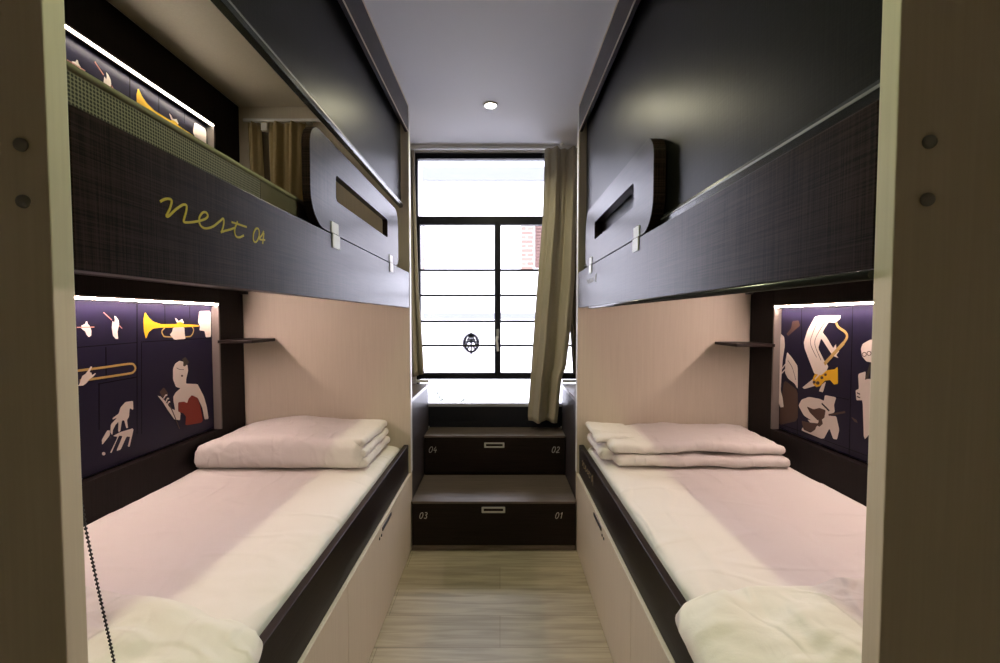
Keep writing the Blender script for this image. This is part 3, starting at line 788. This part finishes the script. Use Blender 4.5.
pillow([(-.462, .925), (-1.34, 1.12), (-1.34, .545), (-.435, .545)], .105, .602, 5, 'pillow', 'white pillow at the near end of the left bed, behind the bead chain')
pillow([(.376, 1.02), (1.30, 1.10), (1.30, .545), (.345, .545)], .11, .602, 17, 'pillow', 'white pillow at the near end of the right bed')

# ------------------------------------------------------------------ drawer steps under the window
SX0, SX1 = -.4815, .4145
def strokes_digit(ch):
    return {'0': [[(.5+.42*math.sin(t*math.pi/8)+.12*math.cos(t*math.pi/8), .5+.5*math.cos(t*math.pi/8)) for t in range(17)]],
            '1': [[(.25, .72), (.6, 1), (.5, .5), (.42, 0)]],
            '2': [[(.15, .8), (.5, 1), (.85, .78), (.6, .4), (.05, .02), (.5, .03), (.95, .06)]],
            '3': [[(.2, .95), (.6, 1), (.85, .8), (.5, .56), (.82, .36), (.65, .05), (.1, .06)]],
            '4': [[(.55, 1), (.1, .4), (.9, .36)], [(.7, .66), (.6, .3), (.52, -.05)]]}[ch]
def step(y0, y1, ztop, zlow, lab, marks, hz):
    t = thing('drawer_step', lab, 'step', ((SX0+SX1)/2, (y0+y1)/2, 0), 'drawer steps to the window')
    g = new(); box(g, SX0, SX1, y0+.017, y1, 0.001, ztop-.0125); part('carcass', g, 'dark_wood', t)
    g = new(); box(g, SX0, SX1, y0-.004, y1, ztop-.012, ztop); part('tread', g, 'dark_tread', t, bevel=.0015)
    g = new(); box(g, SX0+.002, SX1-.002, y0, y0+.0165, zlow, ztop-.013); d = part('drawer_front', g, 'dark_wood', t, bevel=.001)
    if zlow < .1:
        g = new(); box(g, SX0, SX1, y0+.004, y0+.0165, .001, zlow-.002); part('plinth', g, 'dark_tread', t)
    g = new(); xc = -.036; hw, hh = .064, .0165
    O = rrect(xc-hw, xc+hw, hz-hh, hz+hh, .004, 3); I = rrect(xc-hw+.011, xc+hw-.011, hz-hh+.009, hz+hh-.009, .002, 3)
    R4 = [[g.verts.new((p[0], Y, p[1])) for p in Q] for Y, Q in ((y0-.0045, O), (y0-.0045, I), (y0-.0003, I), (y0-.0003, O))]
    for a, b in ((0, 1), (1, 2), (2, 3), (3, 0)):
        n = len(O)
        for k in range(n): g.faces.new((R4[a][k], R4[a][(k+1) % n], R4[b][(k+1) % n], R4[b][k]))
    part('pull', g, 'silver', d, 'pale metal recessed pull', bevel=.0006)
    for txt, x, z, w, h in marks:
        g = new()
        for i, ch in enumerate(txt):
            for st in strokes_digit(ch):
                ribbon(g, [(x+i*w*1.25+px*w+.2*(py-.5)*w, z+py*h) for px, py in st], .0034, lambda v: Vector((v.x, y0-.0001, v.y)), (0, -.0005, 0))
        part('number', g, 'pale_vinyl', d, 'pale handwritten number '+txt)
step(2.44, 2.8605, .2745, .032, 'lower dark drawer step marked 03 and 01, on the floor', [('03', -.437, .180, .019, .033), ('01', .302, .180, .019, .033)], .2285)
step(2.862, YW-.003, .525, .29, 'upper dark drawer step marked 04 and 02, under the window', [('04', -.450, .417, .023, .037), ('02', .330, .417, .022, .037)], .465)

# dark side cabinets flanking the steps
def cabinet(x0, x1, lab):
    t = thing('cabinet', lab, 'cabinet', ((x0+x1)/2, 2.79, 0), 'dark cabinets beside the steps')
    g = new(); box(g, x0, x1, YF1+.003, YW-.016, .001, .803); part('body', g, 'cabinet_laminate', t, bevel=.002)
    g = new(); box(g, x0-(.002 if x0 > 0 else 0), x1+(.002 if x0 < 0 else 0), YF1+.003, YW-.016, .804, .826); part('top', g, 'dark_tread', t, bevel=.002)
cabinet(-1.30, -.4865, 'dark cabinet left of the steps, beside the left curtain')
cabinet(.4195, 1.25, 'dark cabinet right of the steps, beside the long curtain')

# ------------------------------------------------------------------ curtains
def interp(tab, z):
    tab = sorted(tab)
    if z <= tab[0][0]: return tab[0][1]
    for (a, x), (b, y) in zip(tab, tab[1:]):
        if z <= b: return x+(y-x)*(z-a)/(b-a)
    return tab[-1][1]
def drape(left, right, z0f, z1, y, amp, folds, nx=90, nz=60, ph=0, pinch=.5):
    g = new(); V = {}
    for i in range(nx+1):
        a = i/nx
        for j in range(nz+1):
            t = j/nz; z = z0f(a)+(z1-z0f(a))*t
            x = interp(left, z)*(1-a)+interp(right, z)*a
            k = 1-pinch*t
            aa = a+.03*math.sin(3*t+ph)*math.sin(math.pi*a)
            yy = y+amp*k*math.sin(2*math.pi*folds*aa+ph+.7*t)+amp*.35*math.sin(2*math.pi*folds*2.3*aa+2+ph)*(.6+.4*t)
            V[(i, j)] = g.verts.new((x, yy, z))
    for i in range(nx):
        for j in range(nz):
            f = g.faces.new((V[(i,j)], V[(i+1,j)], V[(i+1,j+1)], V[(i,j+1)])); f.smooth = True
    return g
cr1 = thing('curtain', 'long olive curtain swept to the right of the window', 'curtain', (.36, 3.0, .585), 'window curtains')
part('fabric', drape([(2.37,.292),(2.2,.288),(1.92,.28),(1.45,.243),(1.0,.212),(.627,.186),(.584,.19)], [(2.37,.5),(1.5,.485),(1.158,.455),(.95,.430),(.88,.402),(.584,.372)], lambda a: .585, 2.365, 2.985, .045, 1.7, ph=.9), 'olive_curtain', cr1, solid=.002, recalc=False)
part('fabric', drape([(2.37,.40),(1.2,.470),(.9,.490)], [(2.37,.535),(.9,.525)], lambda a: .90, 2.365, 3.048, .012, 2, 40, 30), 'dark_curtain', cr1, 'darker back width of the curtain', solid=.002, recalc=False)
cl1 = obj('curtain', drape([(2.36,-.60),(.9,-.60)], [(2.36,-.560),(1.85,-.547),(1.45,-.535),(.9,-.502)], lambda a: .872+.03*a, 2.36, 3.01, .02, 2, 40, 40), 'olive_curtain', loc=(-.57, 3.01, .872), solid=.002, recalc=False)
tag(cl1, 'narrow olive curtain gathered at the left of the window', 'curtain', 'window curtains')
ct = thing('curtain_rail', 'white curtain rail on the ceiling above the window', 'curtain rail', (0, 3.03, CEIL))
g = new(); box(g, -.60, .60, 3.018, 3.046, 2.374, CEIL-.001); part('track', g, 'white_plastic', ct, bevel=.002)
g = new(); lathe(g, [(.004, -.022), (.011, -.019), (.014, -.010), (.013, -.002), (.008, .0)], (.402, 2.985, CEIL-.001), 'z', 18); part('glide', g, 'white_plastic', ct, smooth=True)

# curtain in the left upper bunk
bc = thing('curtain', 'short tan curtain inside the left upper bunk', 'curtain', (-1.16, 2.41, 1.62))
part('fabric', drape([(2.29,-1.315),(1.62,-1.30)], [(2.29,-1.245),(1.62,-1.225)], lambda a: 1.62, 2.282, 2.405, .022, 1.2, 30, 30, .4), 'bunk_curtain', bc, solid=.002, recalc=False)
part('fabric', drape([(2.29,-1.205),(1.62,-1.20)], [(2.29,-1.005),(1.62,-1.02)], lambda a: 1.62, 2.282, 2.405, .026, 2.2, 60, 30, 1.4), 'bunk_curtain', bc, solid=.002, recalc=False)
part('fabric', drape([(2.25,-1.29),(1.62,-1.27)], [(2.21,-1.17),(1.62,-1.15)], lambda a: 1.62, 2.245, 2.434, .007, 1.3, 30, 30, 2.4), 'dark_curtain', bc, 'darker lining', solid=.002, recalc=False)
g = new(); box(g, -1.225, -1.195, 2.376, 2.379, 2.232, 2.268); part('tag', g, 'white_plastic', bc, 'small white tag')
rt = thing('curtain_rail', 'small white curtain rail inside the left upper bunk', 'curtain rail', (-1.13, 2.43, 2.285))
g = new(); box(g, -1.33, -.92, 2.398, 2.412, 2.287, 2.301); part('track', g, 'white_plastic', rt, bevel=.002)
for x in (-1.27, -1.0):
    g = new(); box(g, x-.012, x+.012, 2.4125, 2.4495, 2.286, 2.302); part('bracket', g, 'white_plastic', rt)

# ------------------------------------------------------------------ bead chain of the left blind
g = new()
path = smooth_path([(-.545, .565, 1.30), (-.536, .566, 1.12), (-.527, .567, 1.024), (-.515, .568, .942), (-.506, .570, .880), (-.497, .570, .828), (-.489, .570, .765), (-.486, .572, .71)], 60)
tube(g, path[::4], .0008, 5)
acc = 0; last = path[0]
for p in path:
    acc += (p-last).length; last = p
    if acc >= .0050:
        acc = 0
        bmesh.ops.create_icosphere(g, subdivisions=1, radius=.0022, matrix=__import__('mathutils').Matrix.Translation(p))
o = obj('bead_chain', g, 'black_rubber', loc=(-.56, .565, 1.30), smooth=True)
tag(o, 'black bead chain hanging by the near post of the left bunk', 'chain')

# ------------------------------------------------------------------ ceiling lamps
def downlight(y, power, col, label):
    x = -.05
    t = thing('ceiling_light', label, 'light', (x, y, CEIL), 'recessed ceiling lights')
    g = new()
    prof = [(.040, .0), (.040, -.004), (.036, -.006), (.029, -.004), (.027, -.0005)]
    lathe(g, prof, (x, y, CEIL-.0005), 'z', 32); part('trim_ring', g, 'white_plastic', t, smooth=False)
    g = new(); lathe(g, [(.026, -.0065), (.026, -.0055)], (x, y, CEIL), 'z', 32); part('lamp_disc', g, 'lamp_glow', t)
    ld = bpy.data.lights.new('lamp', 'AREA'); ld.shape = 'DISK'; ld.size = .05; ld.energy = power; ld.color = col
    ld.spread = math.radians(150)
    lo = bpy.data.objects.new('lamp', ld); COL.objects.link(lo); lo.parent = t; lo.location = (0, 0, -.009)
    return t
downlight(2.457, 6.0, (1.0, .92, .62), 'small round recessed ceiling light near the window')
downlight(.72, 5.8, (.90, 1.0, .55), 'round recessed ceiling light over the near ends of the beds, above the frame')

# ------------------------------------------------------------------ daylight
w = bpy.data.worlds.new('sky'); sc.world = w; w.use_nodes = True
bg = w.node_tree.nodes['Background']; bg.inputs[0].default_value = (.83, .83, .98, 1); bg.inputs[1].default_value = 15.0
sl = bpy.data.lights.new('sun', 'SUN'); sl.energy = 3; sl.angle = .01; sl.color = (1, .96, .9)
so = bpy.data.objects.new('sun', sl); COL.objects.link(so); so.location = (0, -4, 8)
so.rotation_euler = (math.radians(48), 0, math.radians(-15))
pl = bpy.data.lights.new('window_portal', 'AREA'); pl.shape = 'RECTANGLE'; pl.size = 1.2; pl.size_y = 1.9
pl.cycles.is_portal = True
po = bpy.data.objects.new('window_portal', pl); COL.objects.link(po); po.location = (.01, YW+.2, 1.45); po.rotation_euler = (-math.pi/2, 0, 0)

# ------------------------------------------------------------------ view
sc.view_settings.view_transform = 'Standard'; sc.view_settings.look = 'None'
sc.view_settings.exposure = 0; sc.view_settings.gamma = 1; sc.view_settings.use_curve_mapping = False
cy = sc.cycles
cy.use_denoising = True; cy.max_bounces = 10; cy.diffuse_bounces = 6; cy.glossy_bounces = 4; cy.transparent_max_bounces = 12
cy.sample_clamp_indirect = 6; cy.caustics_reflective = False; cy.caustics_refractive = False; cy.blur_glossy = .5
